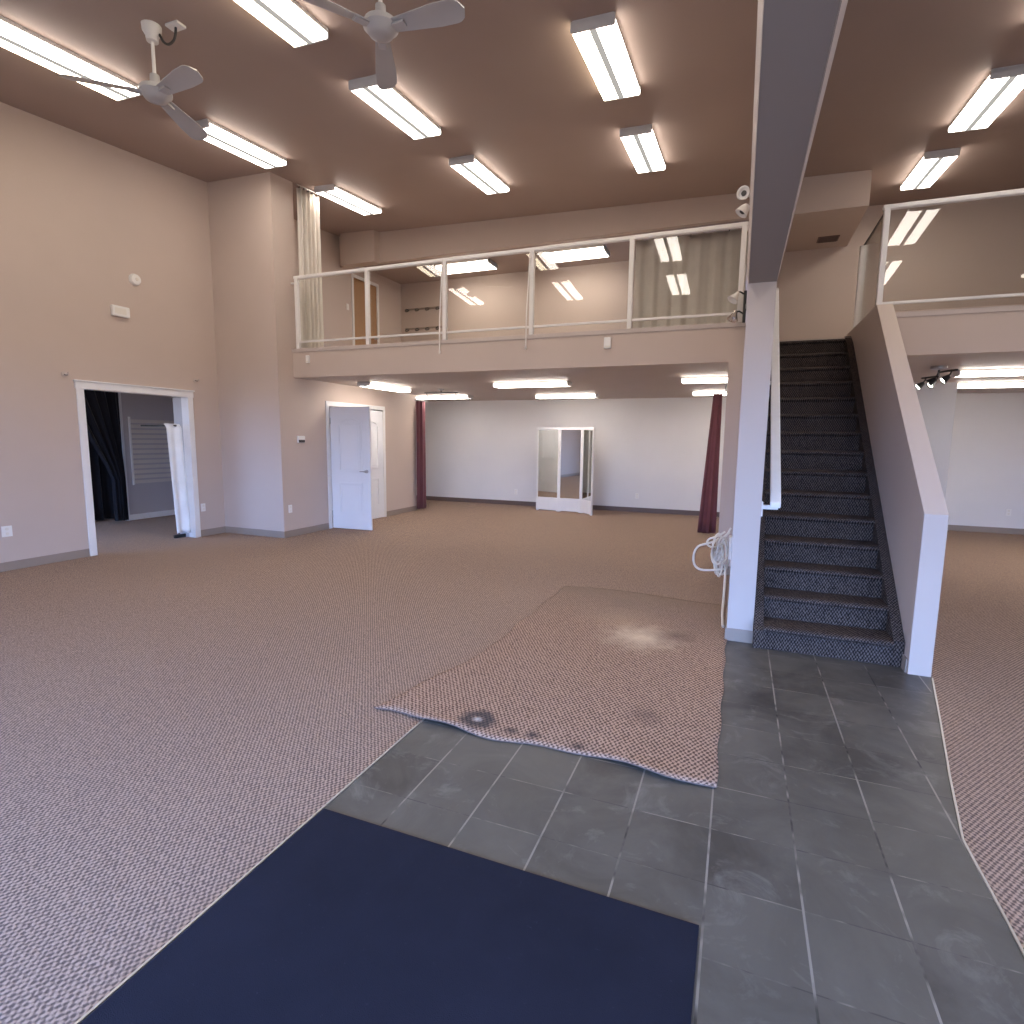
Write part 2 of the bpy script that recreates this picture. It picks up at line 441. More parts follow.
# street wall behind the camera with its shop windows and door opening
b = MB()
OP = [(-5.3, -1.75, .25, 2.55), (-1.45, -.05, 0, 2.55), (.35, 3.2, .25, 2.55), (3.4, 6.2, .25, 2.55)]
xs = -7.6
for (x0, x1, z0, z1) in OP:
    b.box(xs, x0, YF - .15, YF, 0, 5.4)
    if z0 > 0: b.box(x0, x1, YF - .15, YF, 0, z0)
    b.box(x0, x1, YF - .15, YF, z1, 5.4); xs = x1
b.box(xs, XR + .12, YF - .15, YF, 0, 5.4)
S('wall_front', b, 'wall_tan')
# the dressing room beyond the doorway
b = MB(); b.box(-12.3, XL - .12, 3.2, 9.2, -.12, 0); S('floor_room', b, 'carpet')
b = MB(); b.box(-10.15, -10.03, 6.74, 9.2, 0, 2.5); S('wall_room_far', b, 'wall_charcoal')
b = MB(); b.box(-12.4, -12.3, 3.1, 9.2, 0, 2.5); b.box(-12.4, -10.6, 3.1, 3.2, 0, 2.5); b.box(-8.6, XL - .12, 3.1, 3.2, 0, 2.5); b.box(-10.6, -8.6, 3.1, 3.2, 0, .8); b.box(-10.6, -8.6, 3.1, 3.2, 2.2, 2.5); b.box(-12.4, -7.72, 9.1, 9.2, 0, 2.5)
S('wall_room_back', b, 'wall_charcoal')
b = MB(); b.box(-12.4, XL - .12, 3.1, 9.2, 2.5, 2.6); S('ceiling_room', b, 'ceiling_taupe')
b = MB(); b.box(-10.16, -10.02, 6.70, 6.74, 0, 2.5); S('trim_5', b, 'trim_white')
b = MB(); b.box(-10.03, -10.012, 6.72, 9.1, 0, .10); S('baseboard_room', b, 'trim_white')
# baseboards
def bb(name, boxes, mat='vinyl_tan'):
    m = MB()
    for q in boxes: m.box(*q)
    return S(name, m, mat, bevel=.003)
t = .012; h = .10
bb('baseboard_left', [(XL, XL + t, YF, 4.49, 0, h), (XL, XL + t, 6.01, YA, 0, h), (XL, XC + t, YA - t, YA, 0, h), (XC, XC + t, YA - t, 7.51, 0, h)])
bb('baseboard_front', [(XL, -5.3, YF, YF + t, 0, h)], 'vinyl_brown')
bb('baseboard_side', [(XC, XC + t, 9.19, 10.30, 0, h)])
bb('baseboard_back', [(-7.6, .5, YB - t, YB, 0, h)], 'vinyl_brown')
bb('baseboard_right', [(2.84, XR, YB - t, YB, 0, h), (.5, 2.84, 10 - t, 10, 0, h)])
bb('baseboard_post', [(XP0 - t, XP1 + .004, YP - t, YP, 0, h), (XP0 - t, XP0, YP, YM, 0, h), (-.168 - t, XP0, YM - t, YM, 0, h)])
bb('baseboard_stair', [(XH0 - t, XH0, YH + .02, 4.46, 0, h)])

# doorway trim in the left wall
b = MB()
b.box(XL - .125, XL + .018, D0 - .085, D0, 0, DZ); b.box(XL - .125, XL + .018, D1, D1 + .085, 0, DZ)
b.box(XL - .125, XL + .022, D0 - .095, D1 + .095, DZ, DZ + .085); b.box(XL - .12, XL + .035, D0 - .11, D1 + .11, DZ + .085, DZ + .105)
S('trim_6', b, 'trim_white', bevel=.004)

b = MB(); b.box(XL - .30, XL - .125, D1 + .005, D1 + .085, 0, DZ); S('trim_9', b, 'wall_grey')  # inner jamb greyer than the white trim: its shade put into the colour

# ------------------------------------------------------------------ double door
def leaf(name, parent, w, hgt, th, mat='door_white'):
    """Two-panel moulded leaf: local x 0..w, y 0..th, z 0..hgt, raised panels on both faces."""
    m = MB(); m.box(0, w, 0, th, .008, hgt)
    def ring(x0, x1, z0, z1, ws, y, s):
        for (a0, a1, c0, c1) in ((x0, x1, z0, z0 + ws), (x0, x1, z1 - ws, z1), (x0, x0 + ws, z0 + ws, z1 - ws), (x1 - ws, x1, z0 + ws, z1 - ws)):
            m.box(a0, a1, min(y, y + s), max(y, y + s), c0, c1)
    for y, s in ((0, -.013), (th, .013)):
        ring(.15, w - .15, .24, .78, .030, y, s)
        ring(.15, w - .15, .95, hgt - .25, .030, y, s)
        m.box(.205, w - .205, min(y, y + s * .7), max(y, y + s * .7), .295, .725)
        m.box(.205, w - .205, min(y, y + s * .7), max(y, y + s * .7), 1.005, hgt - .305)
        # shallow arch over the upper panel
        pts = [(.15 + (w - .3) * i / 12, hgt - .25 + .07 * math.sin(PI * i / 12)) for i in range(13)]
        lo = [(p[0], p[1] - .028) for p in pts]
        for i in range(12):
            m.hexa([(pts[i][0], y, pts[i][1]), (pts[i + 1][0], y, pts[i + 1][1]), (lo[i + 1][0], y, lo[i + 1][1]), (lo[i][0], y, lo[i][1])],
                   [(pts[i][0], y + s, pts[i][1]), (pts[i + 1][0], y + s, pts[i + 1][1]), (lo[i + 1][0], y + s, lo[i + 1][1]), (lo[i][0], y + s, lo[i][1])])
    o = m.build(name, mat, parent, bevel=.004)
    return o
dd = bpy.data.objects.new('door_1', None); col.objects.link(dd); dd.location = (XC, E0, 0); dd['kind'] = 'structure'
m = MB(); W = E1 - E0
m.box(-.12, .016, -.075, 0, 0, EZ); m.box(-.12, .016, W, W + .075, 0, EZ); m.box(-.12, .016, -.075, W + .075, EZ, EZ + .07)
m.build('door_frame', 'trim_white', dd, bevel=.004)
l1 = leaf('door_leaf', dd, .745, 2.01, .036); l1.location = (.02, .006, 0); l1.rotation_euler = (0, 0, math.radians(3.0))
hd = MB(); hd.lathe([(.028, 0), (.028, .008), (.012, .012), (.012, .045), (.022, .05)], (.68, 0, .97), 16, 'y', Matrix.Scale(-1, 4, (0, 1, 0)))
hd.tube([(.685, -.05, .97), (.65, -.053, .97), (.575, -.05, .972)], [.011, .010, .008])
hd.build('door_handle', 'nickel', l1, smooth=True)
for z in (.25, 1.78):
    q = MB(); q.box(-.012, .012, .0, .03, z - .05, z + .05); q.build('hinge', 'nickel', l1)
l2 = leaf('door_leaf', dd, .745, 2.01, .036); l2.location = (-.02, W - .004, 0); l2.rotation_euler = (0, 0, math.radians(-92))
for z in (.25, 1.78):
    q = MB(); q.box(-.004, .02, -.012, .0, z - .05, z + .05); q.build('hinge', 'nickel', l2)
# upper wooden door
dd = bpy.data.objects.new('door_2', None); col.objects.link(dd); dd.location = (-7.6, F0, ZF); dd['kind'] = 'structure'
m = MB(); W2 = F1 - F0
m.box(-.12, .016, -.06, 0, 0, 2.07); m.box(-.12, .016, W2, W2 + .06, 0, 2.07); m.box(-.12, .016, -.06, W2 + .06, 2.07, 2.13)
m.build('door_frame', 'trim_white', dd, bevel=.003)
m = MB(); m.box(-.05, -.012, 0, W2, .005, 2.07); o = m.build('door_leaf', 'wood_door', dd)
m = MB(); m.lathe([(.03, 0), (.03, .01), (.012, .015), (.012, .04), (.028, .05), (.03, .07), (.015, .085), (0, .088)], (-.012, W2 - .08, .95), 16, 'x'); m.build('door_knob', 'nickel', o, smooth=True)

# ------------------------------------------------------------------ staircase
RI, TR, Y1 = .181, .2294, 4.401
st = thing('staircase', 'steep dark carpeted staircase between the white post and the sloping half wall', 'stairs', (.65, YP, 0))
xa, xb = .242 - .65, 1.056 - .65
ry0 = Y1 - YP
for k in range(1, 16):
    y = ry0 + (k - 1) * TR + .028; z = k * RI - (.0 if k < 15 else .0)
    r = .018
    prof = [(y, (k - 1) * RI)]
    prof += [(y, z - .046), (y - .014, z - .040)]
    prof += [(y - .028 + r - r * math.cos(a), z - r - .006 + r * math.sin(a)) for a in [PI * i / 10 - .3 for i in range(6)]]
    prof += [(y - .028 + r + .02, z), (y + TR + .0 if k < 15 else y + .10, z), (y + TR if k < 15 else y + .10, max(0, (k - 1) * RI - .10)), (y + .02, max(0, (k - 1) * RI - .10) if k > 1 else 0)]
    m = MB(); m.prism(prof, 'x', xa, xb); m.build('step', 'carpet_stairs', st, smooth=False)
def stringer(x0, x1, d):
    ya = ry0 - .01; pts = [(ya + .03, 0), (ya + .03, .235 + d), (ya + .06, .255 + d)]
    pts += [(ya + 13.6 * TR, 13.6 * RI + .235 + d), (ya + 14.4 * TR, ZF + .015), (ya + 15 * TR + .1, ZF + .015), (ya + 15 * TR + .1, ZF - .3), (ya + .5, 0)]
    m = MB(); m.prism(pts, 'x', x0, x1); return m.build('stringer', 'carpet_stairs', st)
stringer(XP1 + .004 - .65, xa, -.09); stringer(xb, XH0 - .003 - .65, -.05)
# handrail on the post wall
hr = thing('handrail', 'white flat wooden handrail rising along the left side of the stairs', 'handrail', (.275, 4.62, 1.03))
def railpts(y, z, w, tt): return [(-w / 2, y, z), (w / 2, y, z), (w / 2, y, z + tt), (-w / 2, y, z + tt)]
m = MB(); m.hexa(railpts(0, 0, .074, .045), railpts(2.80, 2.80 * .79, .074, .045)); m.build('rail', 'trim_white', hr, bevel=.008)
for dy in (.03, 1.35, 2.55):
    m = MB(); m.box(-.099, .02, dy - .02, dy + .02, dy * .79 - .035, dy * .79 - .004)
    m.box(-.098, -.084, dy - .03, dy + .03, dy * .79 - .09, dy * .79 + .02); m.build('bracket', 'trim_white', hr, bevel=.003)

# ------------------------------------------------------------------ balcony railings
def railing(name, label, posts, end_posts, cat='railing'):
    x0 = posts[0]
    r = thing(name, label, cat, (x0, YM + .02, 2.815))
    L = posts[-1] - x0
    H = ZT - 2.815
    for p in posts:
        m = MB(); m.box(p - x0 - .027, p - x0 + .027, -.027, .027, -.0, H - .02); m.build('post', 'rail_white', r, bevel=.006)
    m = MB(); m.box(-.04, L + .04, -.028, .028, H - .035, H + .012); m.build('top_rail', 'rail_white', r, bevel=.012)
    m = MB(); m.box(.02, L - .02, -.015, .01, .085, .112); m.build('lower_rail', 'rail_white', r, bevel=.004)
    for a, c in zip(posts, posts[1:]):
        m = MB(); m.box(a - x0 + .03, c - x0 - .03, .012, .020, .02, H - .04); m.build('glass_panel', 'glass', r)
    return r
ra = railing('glass_railing', 'long white balcony railing with five glass panels above the left hall', [-6.18, -4.94, -3.72, -2.50, -1.28, -.085], 0)
for x in (-.085, 6.08 + .04):
    pass
m = MB(); m.box(-.10, .0, -.015, .015, .93, .955); m.build('bracket', 'rail_white', ra, bevel=.004)
m = MB(); m.box(6.10, 6.165, -.02, .02, .94, .985); m.build('bracket', 'rail_white', ra, bevel=.004)
rb = railing('glass_railing', 'white balcony railing with glass panels above the right hall beside the stairs', [1.217, 2.46, 3.68], 0)
# return guard along the stair opening
m = MB(); m.box(-.010, .002, .05, 1.10, .03, .985); m.build('glass_panel', 'glass', rb)
m = MB(); m.box(-.045, .014, 1.05, 1.12, .0, .985); m.build('post', 'rail_white', rb, bevel=.004)
m = MB(); m.box(-.012, .006, .04, 1.10, .985, .998); m.build('edge_strip', 'dark_plastic', rb)
# cords left hanging on the balcony front, little boxes on the fascia
for x, lab in ((-3.735, 'thin white cord hanging down the railing post second from the left over the balcony edge'), (-2.515, 'thin white cord hanging down the middle railing post over the balcony edge')):
    pass
def cordthing(x, label):
    m = MB(); y = YM - .036
    m.tube([(0, .012, 3.76 - ZS), (-.01, .0, 3.5 - ZS), (-.03, -.004, 3.1 - ZS), (-.034, -.004, 2.8 - ZS), (-.034, -.004, 2.655 - ZS)], .008, 6)
    m.lathe([(0, 0), (.012, .0), (.014, .03), (.006, .05), (0, .05)], (-.034, -.004, 2.635 - ZS), 10)
    tag(m.build('loose_cable', 'rail_white', loc=(x, y, ZS), smooth=True), label, 'cord', 'cords on the balcony railing')
cordthing(-3.735, 'white cord hanging over the balcony edge at the third railing post from the left')
cordthing(-2.515, 'white cord hanging over the balcony edge at the fourth railing post from the left')
def fbox(x, z, w, hh, label):
    r = thing('sensor_box', label, 'sensor', (x, YM, z), group='boxes on the balcony fascia')
    m = MB(); m.box(-w / 2, w / 2, -.03, 0, -hh / 2, hh / 2); m.build('housing', 'plastic_white', r, bevel=.006)
    m = MB(); m.box(-w / 2 + .01, w / 2 - .01, -.034, -.03, -hh / 2 + .012, -hh / 2 + .03); m.build('lens', 'cable_white', r)
fbox(-5.99, 2.655, .06, .11, 'small white sensor box at the left end of the balcony front')
fbox(-1.525, 2.665, .085, .13, 'small white sensor box at the right part of the balcony front')

# ------------------------------------------------------------------ fluorescent fixtures
def fixture_proto(name, label, L, W, lens, group, rotz=0, loc=(0, 0, 0), endmat='metal_white', z0=-.042, z1=-.082):
    r = thing(name, label, 'ceiling light', loc, rotz, group)
    hw = W / 2; hl = L / 2
    m = MB(); m.prism([(-hw + .012, 0), (hw - .012, 0), (hw - .004, z0 + .001), (-hw + .004, z0 + .001)], 'y', -hl, hl); m.build('housing', endmat, r)
    sp_ = .026 if W > .3 else .006
    for s in (-1, 1):
        m = MB(); m.prism([(s * (sp_ + .001), z0), (s * (sp_ + .001), z1), (s * (hw - .012), z1), (s * (hw - .002), z1 + .010), (s * hw, z0)], 'y', -hl + .016, hl - .016)
        m.build('lens', lens[0] if s < 0 else lens[1], r)
    m = MB(); m.box(-sp_, sp_, -hl + .016, hl - .016, z1 - .007, z0); m.build('spine', 'lens_spine', r)
    for s in (-1, 1):
        m = MB(); m.prism([(-hw - .003, -.004), (-hw - .003, z1 + .004), (-hw + .008, z1 - .004), (hw - .008, z1 - .004), (hw + .003, z1 + .004), (hw + .003, -.004)], 'y', s * hl - .016 * (s > 0), s * hl + .016 * (s < 0))
        m.build('end_cap', endmat, r, bevel=.002)
    return r
EX = Vector((1, 0, -.03)).normalized(); EZn = Vector((.03, -.08, 1)).normalized(); EY = EZn.cross(EX)
RC = Matrix((EX, EY, EZn)).transposed().to_euler()
white = fixture_proto('fluorescent_light', 'lit twin tube ceiling light', 1.2, .36, ('lens_white', 'lens_white'), 'ceiling lights in the main hall')
warm = fixture_proto('fluorescent_light', 'lit twin tube ceiling light', 1.2, .36, ('lens_warm', 'lens_white'), 'ceiling lights in the main hall')
white_used = warm_used = False
HALL = [
    (-5.90, 5.64, 'w', 'lit ceiling light over the wall pier, just behind the lower blade of the left fan'),
    (-5.93, 3.70, 'y', 'yellowish lit ceiling light at the upper left corner, cut by the left edge'),
    (-3.56, 5.55, 'w', 'lit ceiling light just behind the downward blade of the middle ceiling fan'),
    (-3.54, 7.57, 'w', 'lit ceiling light above the middle of the left balcony railing'),
    (-5.92, 7.80, 'w', 'lit ceiling light above the white curtain at the left end of the balcony'),
    (-1.29, 5.45, 'y', 'yellowish lit ceiling light nearest the beam, large and pointing down to the balcony'),
    (-1.30, 7.50, 'w', 'smaller lit ceiling light above the grey balcony curtain, left of the beam'),
    (2.13, 7.48, 'w', 'lit ceiling light right of the beam at the right edge of the photo'),
    (2.10, 9.44, 'w', 'lit ceiling light right of the beam above the right glass railing'),
    (-3.56, 3.62, 'y', 'yellowish lit ceiling light at the top edge between the two fans'),
    (-1.30, 3.62, 'w', 'lit ceiling light left of the beam above the top edge of the photo'),
    (2.13, 5.55, 'w', 'lit ceiling light right of the beam above the top edge of the photo'),
    (-5.93, 1.80, 'w', 'lit ceiling light seen as a reflection in the third glass panel of the left balcony'),
    (-3.56, 1.80, 'w', 'lit ceiling light seen as a reflection in the fourth glass panel of the left balcony'),
    (-1.30, 1.80, 'w', 'lit ceiling light seen as the lower reflection in the last panel of the left balcony'),
    (2.13, 3.62, 'w', 'lit ceiling light seen as a reflection in the left part of the right balcony glass'),
    (2.13, 1.80, 'w', 'lit ceiling light seen low in the right balcony glass by the post'),
    (4.45, 3.62, 'w', 'lit ceiling light over the far right of the hall, second from the front'),
    (4.45, 1.80, 'w', 'lit ceiling light over the far right of the hall near the street windows'),
]
for i, (x, y, k, lab) in enumerate(HALL):
    src = white if k == 'w' else warm
    if k == 'w': o = src if not white_used else copy_tree(src); white_used = True
    else: o = src if not warm_used else copy_tree(src); warm_used = True
    o.location = (x, y, ceil(x, y) - .002); o.rotation_euler = RC; o['label'] = lab
MZ = [(-5.45, 10.98, 'lit ceiling light in the upper room seen through the second and third glass panels'),
      (-3.12, 10.98, 'lit ceiling light in the upper room seen through the fourth glass panel')]
p = fixture_proto('fluorescent_light', '', 1.2, .50, ('lens_white', 'lens_white'), 'ceiling lights in the upper room', PI / 2)
for i, (x, y, lab) in enumerate(MZ):
    o = p if i == 0 else copy_tree(p); o.location = (x, y, 5.088); o['label'] = lab
UN = [(-5.62, 8.25, 0, 'lit ceiling light under the balcony close to the white double door'),
      (-3.05, 8.42, 1, 'lit ceiling light under the balcony, nearer of the two in front of the folding mirror'),
      (-3.20, 10.85, 1, 'lit ceiling light under the balcony, right above the folding mirror'),
      (-.20, 8.42, 1, 'lit ceiling light under the balcony at the right end of its opening'),
      (-.22, 10.75, 1, 'lit ceiling light under the balcony just left of the top of the right maroon curtain'),
      (-5.75, 10.55, 1, 'lit ceiling light under the balcony behind the left track light'),
      (2.97, 8.43, 1, 'lit ceiling light under the right balcony, nearer of the two'),
      (3.35, 10.15, 1, 'lit ceiling light under the right balcony, farther of the two'),
      (4.6, 8.43, 1, 'lit ceiling light under the right balcony beyond the right edge, front row'),
      ]
p = fixture_proto('fluorescent_light', '', 1.22, .24, ('lens_alcove', 'lens_alcove'), 'ceiling lights under the balcony', z0=-.022, z1=-.066)
for i, (x, y, rr, lab) in enumerate(UN):
    o = p if i == 0 else copy_tree(p); o.location = (x, y, ZS - .002); o.rotation_euler = (0, 0, PI / 2 * rr); o['label'] = lab

emit('lens_room_added', (1., .92, .86), 9.)  # for an unseen light added to make the side room lighter and warmer
fixture_proto('fluorescent_light', 'unseen ceiling light added to brighten the side room behind the left doorway', 1.22, .24, ('lens_room_added', 'lens_room_added'), None, 0, (-8.9, 5.0, 2.498), z0=-.022, z1=-.066)

# ------------------------------------------------------------------ ceiling fans
def blade():
    m = MB(); n = 14; up = []; dn = []; n = 26
    for i in range(n + 1):
        s = i / n; x = .10 + .56 * s
        w = .050 + .032 * min(1, s * 1.6)
        if s > .84: w *= math.sqrt(max(.004, 1 - ((s - .84) / .16) ** 2))
        tw = math.radians(-15); z = -.012 - .03 * s
        a = (x, -w * math.cos(tw), z - w * math.sin(tw)); c = (x, w * math.cos(tw), z + w * math.sin(tw))
        mid = (x, 0, z + .010)
        up.append((a, mid, c))
    vs = []; fs = []
    for (a, mm, c) in up:
        vs += [a, mm, c, (c[0], c[1], c[2] - .005), (mm[0], mm[1], mm[2] - .005), (a[0], a[1], a[2] - .005)]
    for i in range(n):
        for k in range(6):
            fs.append((i * 6 + k, i * 6 + (k + 1) % 6, i * 6 + 6 + (k + 1) % 6, i * 6 + 6 + k))
    fs.append(tuple(range(6))[::-1]); fs.append(tuple(n * 6 + k for k in range(6)))
    return m.add(vs, fs)
def fan(x, y, zb, a0, label):
    zt = ceil(x, y)
    f = thing('ceiling_fan', label, 'ceiling fan', (x, y, zt), 0, 'white three blade ceiling fans')
    D = zb - zt
    m = MB(); m.lathe([(0, .0), (.030, 0), (.075, -.005), (.072, -.05), (.050, -.085), (.045, -.125), (.02, -.13), (0, -.13)], n=24); m.build('canopy', 'plastic_white', f, smooth=True)
    m = MB(); m.lathe([(.014, -.12), (.014, D + .10)], n=12); m.build('down_rod', 'plastic_white', f, smooth=True)
    m = MB(); m.lathe([(0, D + .15), (.036, D + .15), (.040, D + .07), (.055, D + .055), (.115, D + .045), (.125, D + .025), (.125, D + .005), (.105, D - .012), (.085, D - .040), (.04, D - .055), (0, D - .057)], n=28); m.build('motor_housing', 'fan_white', f, smooth=True)
    for k in range(3):
        b_ = blade().build('blade', 'fan_white', f, smooth=True)
        b_.location = (0, 0, D + .015); b_.rotation_euler = (0, 0, math.radians(a0 + 120 * k))
        q = MB(); q.box(.09, .20, -.030, .030, -.030, -.012); i_ = q.build('blade_iron', 'fan_white', b_, bevel=.004)
    return f
fan(-4.735, 3.668, 4.360, -12, 'white three blade ceiling fan hanging near the left wall, rod and canopy in view')
fan(-2.540, 3.745, 4.400, 0, 'white three blade ceiling fan at the top edge of the photo, rod cut off')
cx_, cy_ = -4.54, 3.735
j = thing('junction_box', 'small white ceiling junction plate with dark loop of cable beside the left fan', 'electrical box', (cx_, cy_, ceil(cx_, cy_)))
m = MB(); m.box(-.07, .07, -.045, .045, -.022, .0); m.build('plate', 'plastic_white', j, bevel=.006)
m = MB(); m.tube([(0, 0, -.02), (.0, -.005, -.07), (-.02, -.01, -.12), (-.07, -.02, -.145), (-.115, -.03, -.12), (-.14, -.04, -.07), (-.165, -.05, -.045)], .010, 8); m.build('cable', 'dark_plastic', j, smooth=True)

# ------------------------------------------------------------------ curtains
def curtain_mesh(path, z0, z1, amp, waves, n=90, rows=10, taper=None, seed=0, thick=.004):
    """path: list of (x, y) points, the curtain's run; folds across it."""
    rnd = random.Random(seed)
    P = [Vector((a, c)) for a, c in path]
    seg = [(P[i + 1] - P[i]).length for i in range(len(P) - 1)]; tot = sum(seg)
    def at(s):
        d = s * tot
        for i, L in enumerate(seg):
            if d <= L or i == len(seg) - 1:
                t_ = d / L; p = P[i].lerp(P[i + 1], t_); dr = (P[i + 1] - P[i]).normalized(); return p, Vector((-dr.y, dr.x))
            d -= L
    ph = [rnd.uniform(0, 6.28) for _ in range(4)]
    vs = []; fs = []
    for r in range(rows + 1):
        v = r / rows; z = z1 + (z0 - z1) * v
        for i in range(n + 1):
            s = i / n
            ss = s
            off = Vector((0, 0))
            if taper: off = Vector(taper(s, v))
            p, nn = at(ss)
            a = amp * (.55 + .45 * v) * (math.sin(s * waves * 2 * PI + ph[0] + .5 * math.sin(s * 9 + ph[1]) + .35 * v * math.sin(s * 5 + ph[2])) + .25 * math.sin(s * waves * 4.3 * PI + ph[3]))
            q = p + nn * a + off
            vs.append((q.x, q.y, z))
    for r in range(rows):
        for i in range(n):
            a = r * (n + 1) + i; fs.append((a, a + 1, a + n + 2, a + n + 1))
    m = MB(); m.add(vs, fs); return m
def curtain(name, label, loc, path, z0, z1, amp, waves, mat, rod=None, rings=0, **kw):
    c = thing(name, label, 'curtain', loc)
    o = curtain_mesh(path, z0, z1, amp, waves, **kw).build('cloth', mat, c, smooth=True)
    md = o.modifiers.new('thick', 'SOLIDIFY'); md.thickness = .004
    if rod:
        m = MB(); m.tube(rod, .010, 10); m.build('rod', 'black_metal' if mat != 'cloth_white' else 'aluminium', c, smooth=True)
    for k in range(rings):
        s = (k + .5) / rings
        (x0, y0), (x1, y1) = path[0], path[-1]
        m = MB(); px_, py_ = x0 + (x1 - x0) * s, y0 + (y1 - y0) * s
        m.box(px_ - .006, px_ + .006, py_ - .006, py_ + .006, z1 - .015, z1 + .035); m.build('hook', 'dark_plastic', c)
    return c
curtain('curtain', 'long cream white curtain bunched at the left end of the balcony', (-6.205, 7.01, ZF),
        [(-.03, -.02), (.0, .06), (.02, .40)], -.0 + .03, 2.41, .038, 5, 'cloth_white', rod=[(-.03, -.03, 2.445), (.02, .42, 2.455)], rings=5, seed=3)
curtain('curtain', 'grey curtain with soft folds in the upper room at the right end of the balcony', (-1.86, 10.30, ZF),
        [(0, 0), (1.80, 0)], .03, 2.20, .035, 7, 'cloth_grey', rod=[(-.05, 0, 2.25), (1.83, 0, 2.25)], rings=9, seed=5)
curtain('curtain', 'narrow maroon curtain bunched at the left end of the opening under the balcony', (XC + .09, 10.22, 0),
        [(-.02, 0), (.06, .12), (.0, .30)], .04, 2.27, .03, 4, 'cloth_maroon', rod=[(-.02, -.06, 2.29), (.0, .5, 2.29)], rings=3, seed=8)
def flare(s, v): return (-.17 * v * (1 - s) + .035 * v, -.03 * v)
curtain('curtain', 'maroon curtain flaring towards the floor at the right end of the opening under the balcony', (-.40, 9.8, 0),
        [(-.04, .0), (.03, -.06), (.10, .04)], .02, 2.27, .028, 4, 'cloth_maroon', rod=[(-.08, 0, 2.28), (.13, .0, 2.28), (.15, -.3, 2.36), (.17, -.6, 2.39)], rings=3, taper=flare, seed=11)
def gather(s, v):
    k = max(0, (v - .25)) ; return (0, .42 * (1 - s) * 0 + .5 * (s - .5) * 0 + .0)
curtain('curtain', 'black curtain hanging in the dark opening of the room behind the left doorway', (-10.35, 5.55, 0),
        [(0, -.3), (.03, .5), (.0, 1.14)], .03, 2.40, .05, 7, 'cloth_black', rod=[(0, -.4, 2.42), (0, 1.17, 2.42)], seed=2)
def gath2(s, v):
    # pulled aside: hugs its right edge lower down
    return (.0, (1 - s) * .75 * min(1, max(0, v - .05) * 1.6))
curtain('curtain', 'black drape pulled aside in front of the dark opening behind the left doorway', (-9.95, 5.70, 0),
        [(0, 0), (.02, .5), (0, .96)], .03, 2.42, .035, 5, 'cloth_black', taper=gath2, seed=4)
# rack with a white sheet just inside the doorway
rk = thing('garment_rack', 'black metal garment rack standing inside the left doorway', 'rack', (-8.1, 5.88, 0))
m = MB(); m.tube([(-.24, 0, 1.655), (.49, 0, 1.655)], .014, 10); m.build('rail', 'black_metal', rk, smooth=True)
for s in (.40,):
    m = MB(); m.tube([(s, 0, .06), (s, 0, 1.655)], .012, 10); m.build('post', 'black_metal', rk, smooth=True)
    m = MB(); m.box(s - .02, s + .02, -.07, .11, .0, .05); m.build('foot', 'black_metal', rk, bevel=.006)
def sheet():
    vs = []; fs = []; n = 24; rows = 26
    # hangs in front of the end of the rack (seen from the hall): a narrow strip folded over the rail
    for r in range(rows + 1):
        v = r / rows; z = 1.685 - 1.60 * v
        for i in range(n + 1):
            s = i / n
            y = -.10 + .235 * s + .03 * v
            x = .49 + .02 * math.sin(s * 9 + .4) * (.3 + v) + .03 * v
            if r == 0: x = .44 + .02 * math.sin(s * 9)
            vs.append((x, y, z + (.012 * math.sin(s * 14) if r == rows else 0)))
    for r in range(rows):
        for i in range(n):
            a = r * (n + 1) + i; fs.append((a, a + 1, a + n + 2, a + n + 1))
    m = MB(); m.add(vs, fs); o = m.build('hanging_sheet', 'sheet_white', loc=(-8.1, 5.83, 0), smooth=True)
    md = o.modifiers.new('thick', 'SOLIDIFY'); md.thickness = .006
    return o
tag(sheet(), 'long bright white sheet hanging on the garment rack in the left doorway', 'sheet')
sw = thing('slat_panel', 'beige slatted display panel on the dark wall behind the left doorway', 'display panel', (-10.028, 7.38, 1.20))
m = MB(); m.box(0, .012, -.52, .6, -.56, .62); m.build('backing', 'wall_charcoal', sw)
for k in range(13):
    z = -.55 + k * .09
    m = MB(); m.box(.012, .028, -.52, .6, z, z + .058); m.build('slat', 'slat_beige', sw, bevel=.003)
m = MB(); m.box(.0, .03, -.545, -.52, -.57, .63); m.build('edge_trim', 'trim_white', sw)
# the side room is brightened by the unseen ceiling light added above

# ------------------------------------------------------------------ folding mirror
mp = [(-4.030, 11.518), (-3.515, 11.470), (-3.020, 11.450), (-2.712, 11.12)]
mr = thing('folding_mirror', 'white framed three panel folding mirror standing on the carpet by the back wall', 'mirror', (-3.26, 11.45, 0))
for (x0, y0), (x1, y1) in zip(mp, mp[1:]):
    L = math.hypot(x1 - x0, y1 - y0); a = math.atan2(y1 - y0, x1 - x0)
    pn = bpy.data.objects.new('panel', None)
    H = 1.775; m = MB()
    m.box(0, .032, 0, .03, .02, H); m.box(L - .032, L, 0, .03, .02, H); m.box(.032, L - .032, 0, .03, H - .05, H); m.box(.032, L - .032, 0, .03, .02, .29)
    m.box(.032, L - .032, .018, .03, .29, H - .05)
    m.box(0, .05, .0, .03, 0, .02); m.box(L - .05, L, 0, .03, 0, .02)
    o = m.build('panel', 'trim_white', mr, bevel=.003); o.location = (x0 + 3.26, y0 - 11.45, 0); o.rotation_euler = (0, 0, a)
    q = MB(); q.box(.034, L - .034, .010, .016, .292, H - .052); q.build('mirror_glass', 'mirror', o)

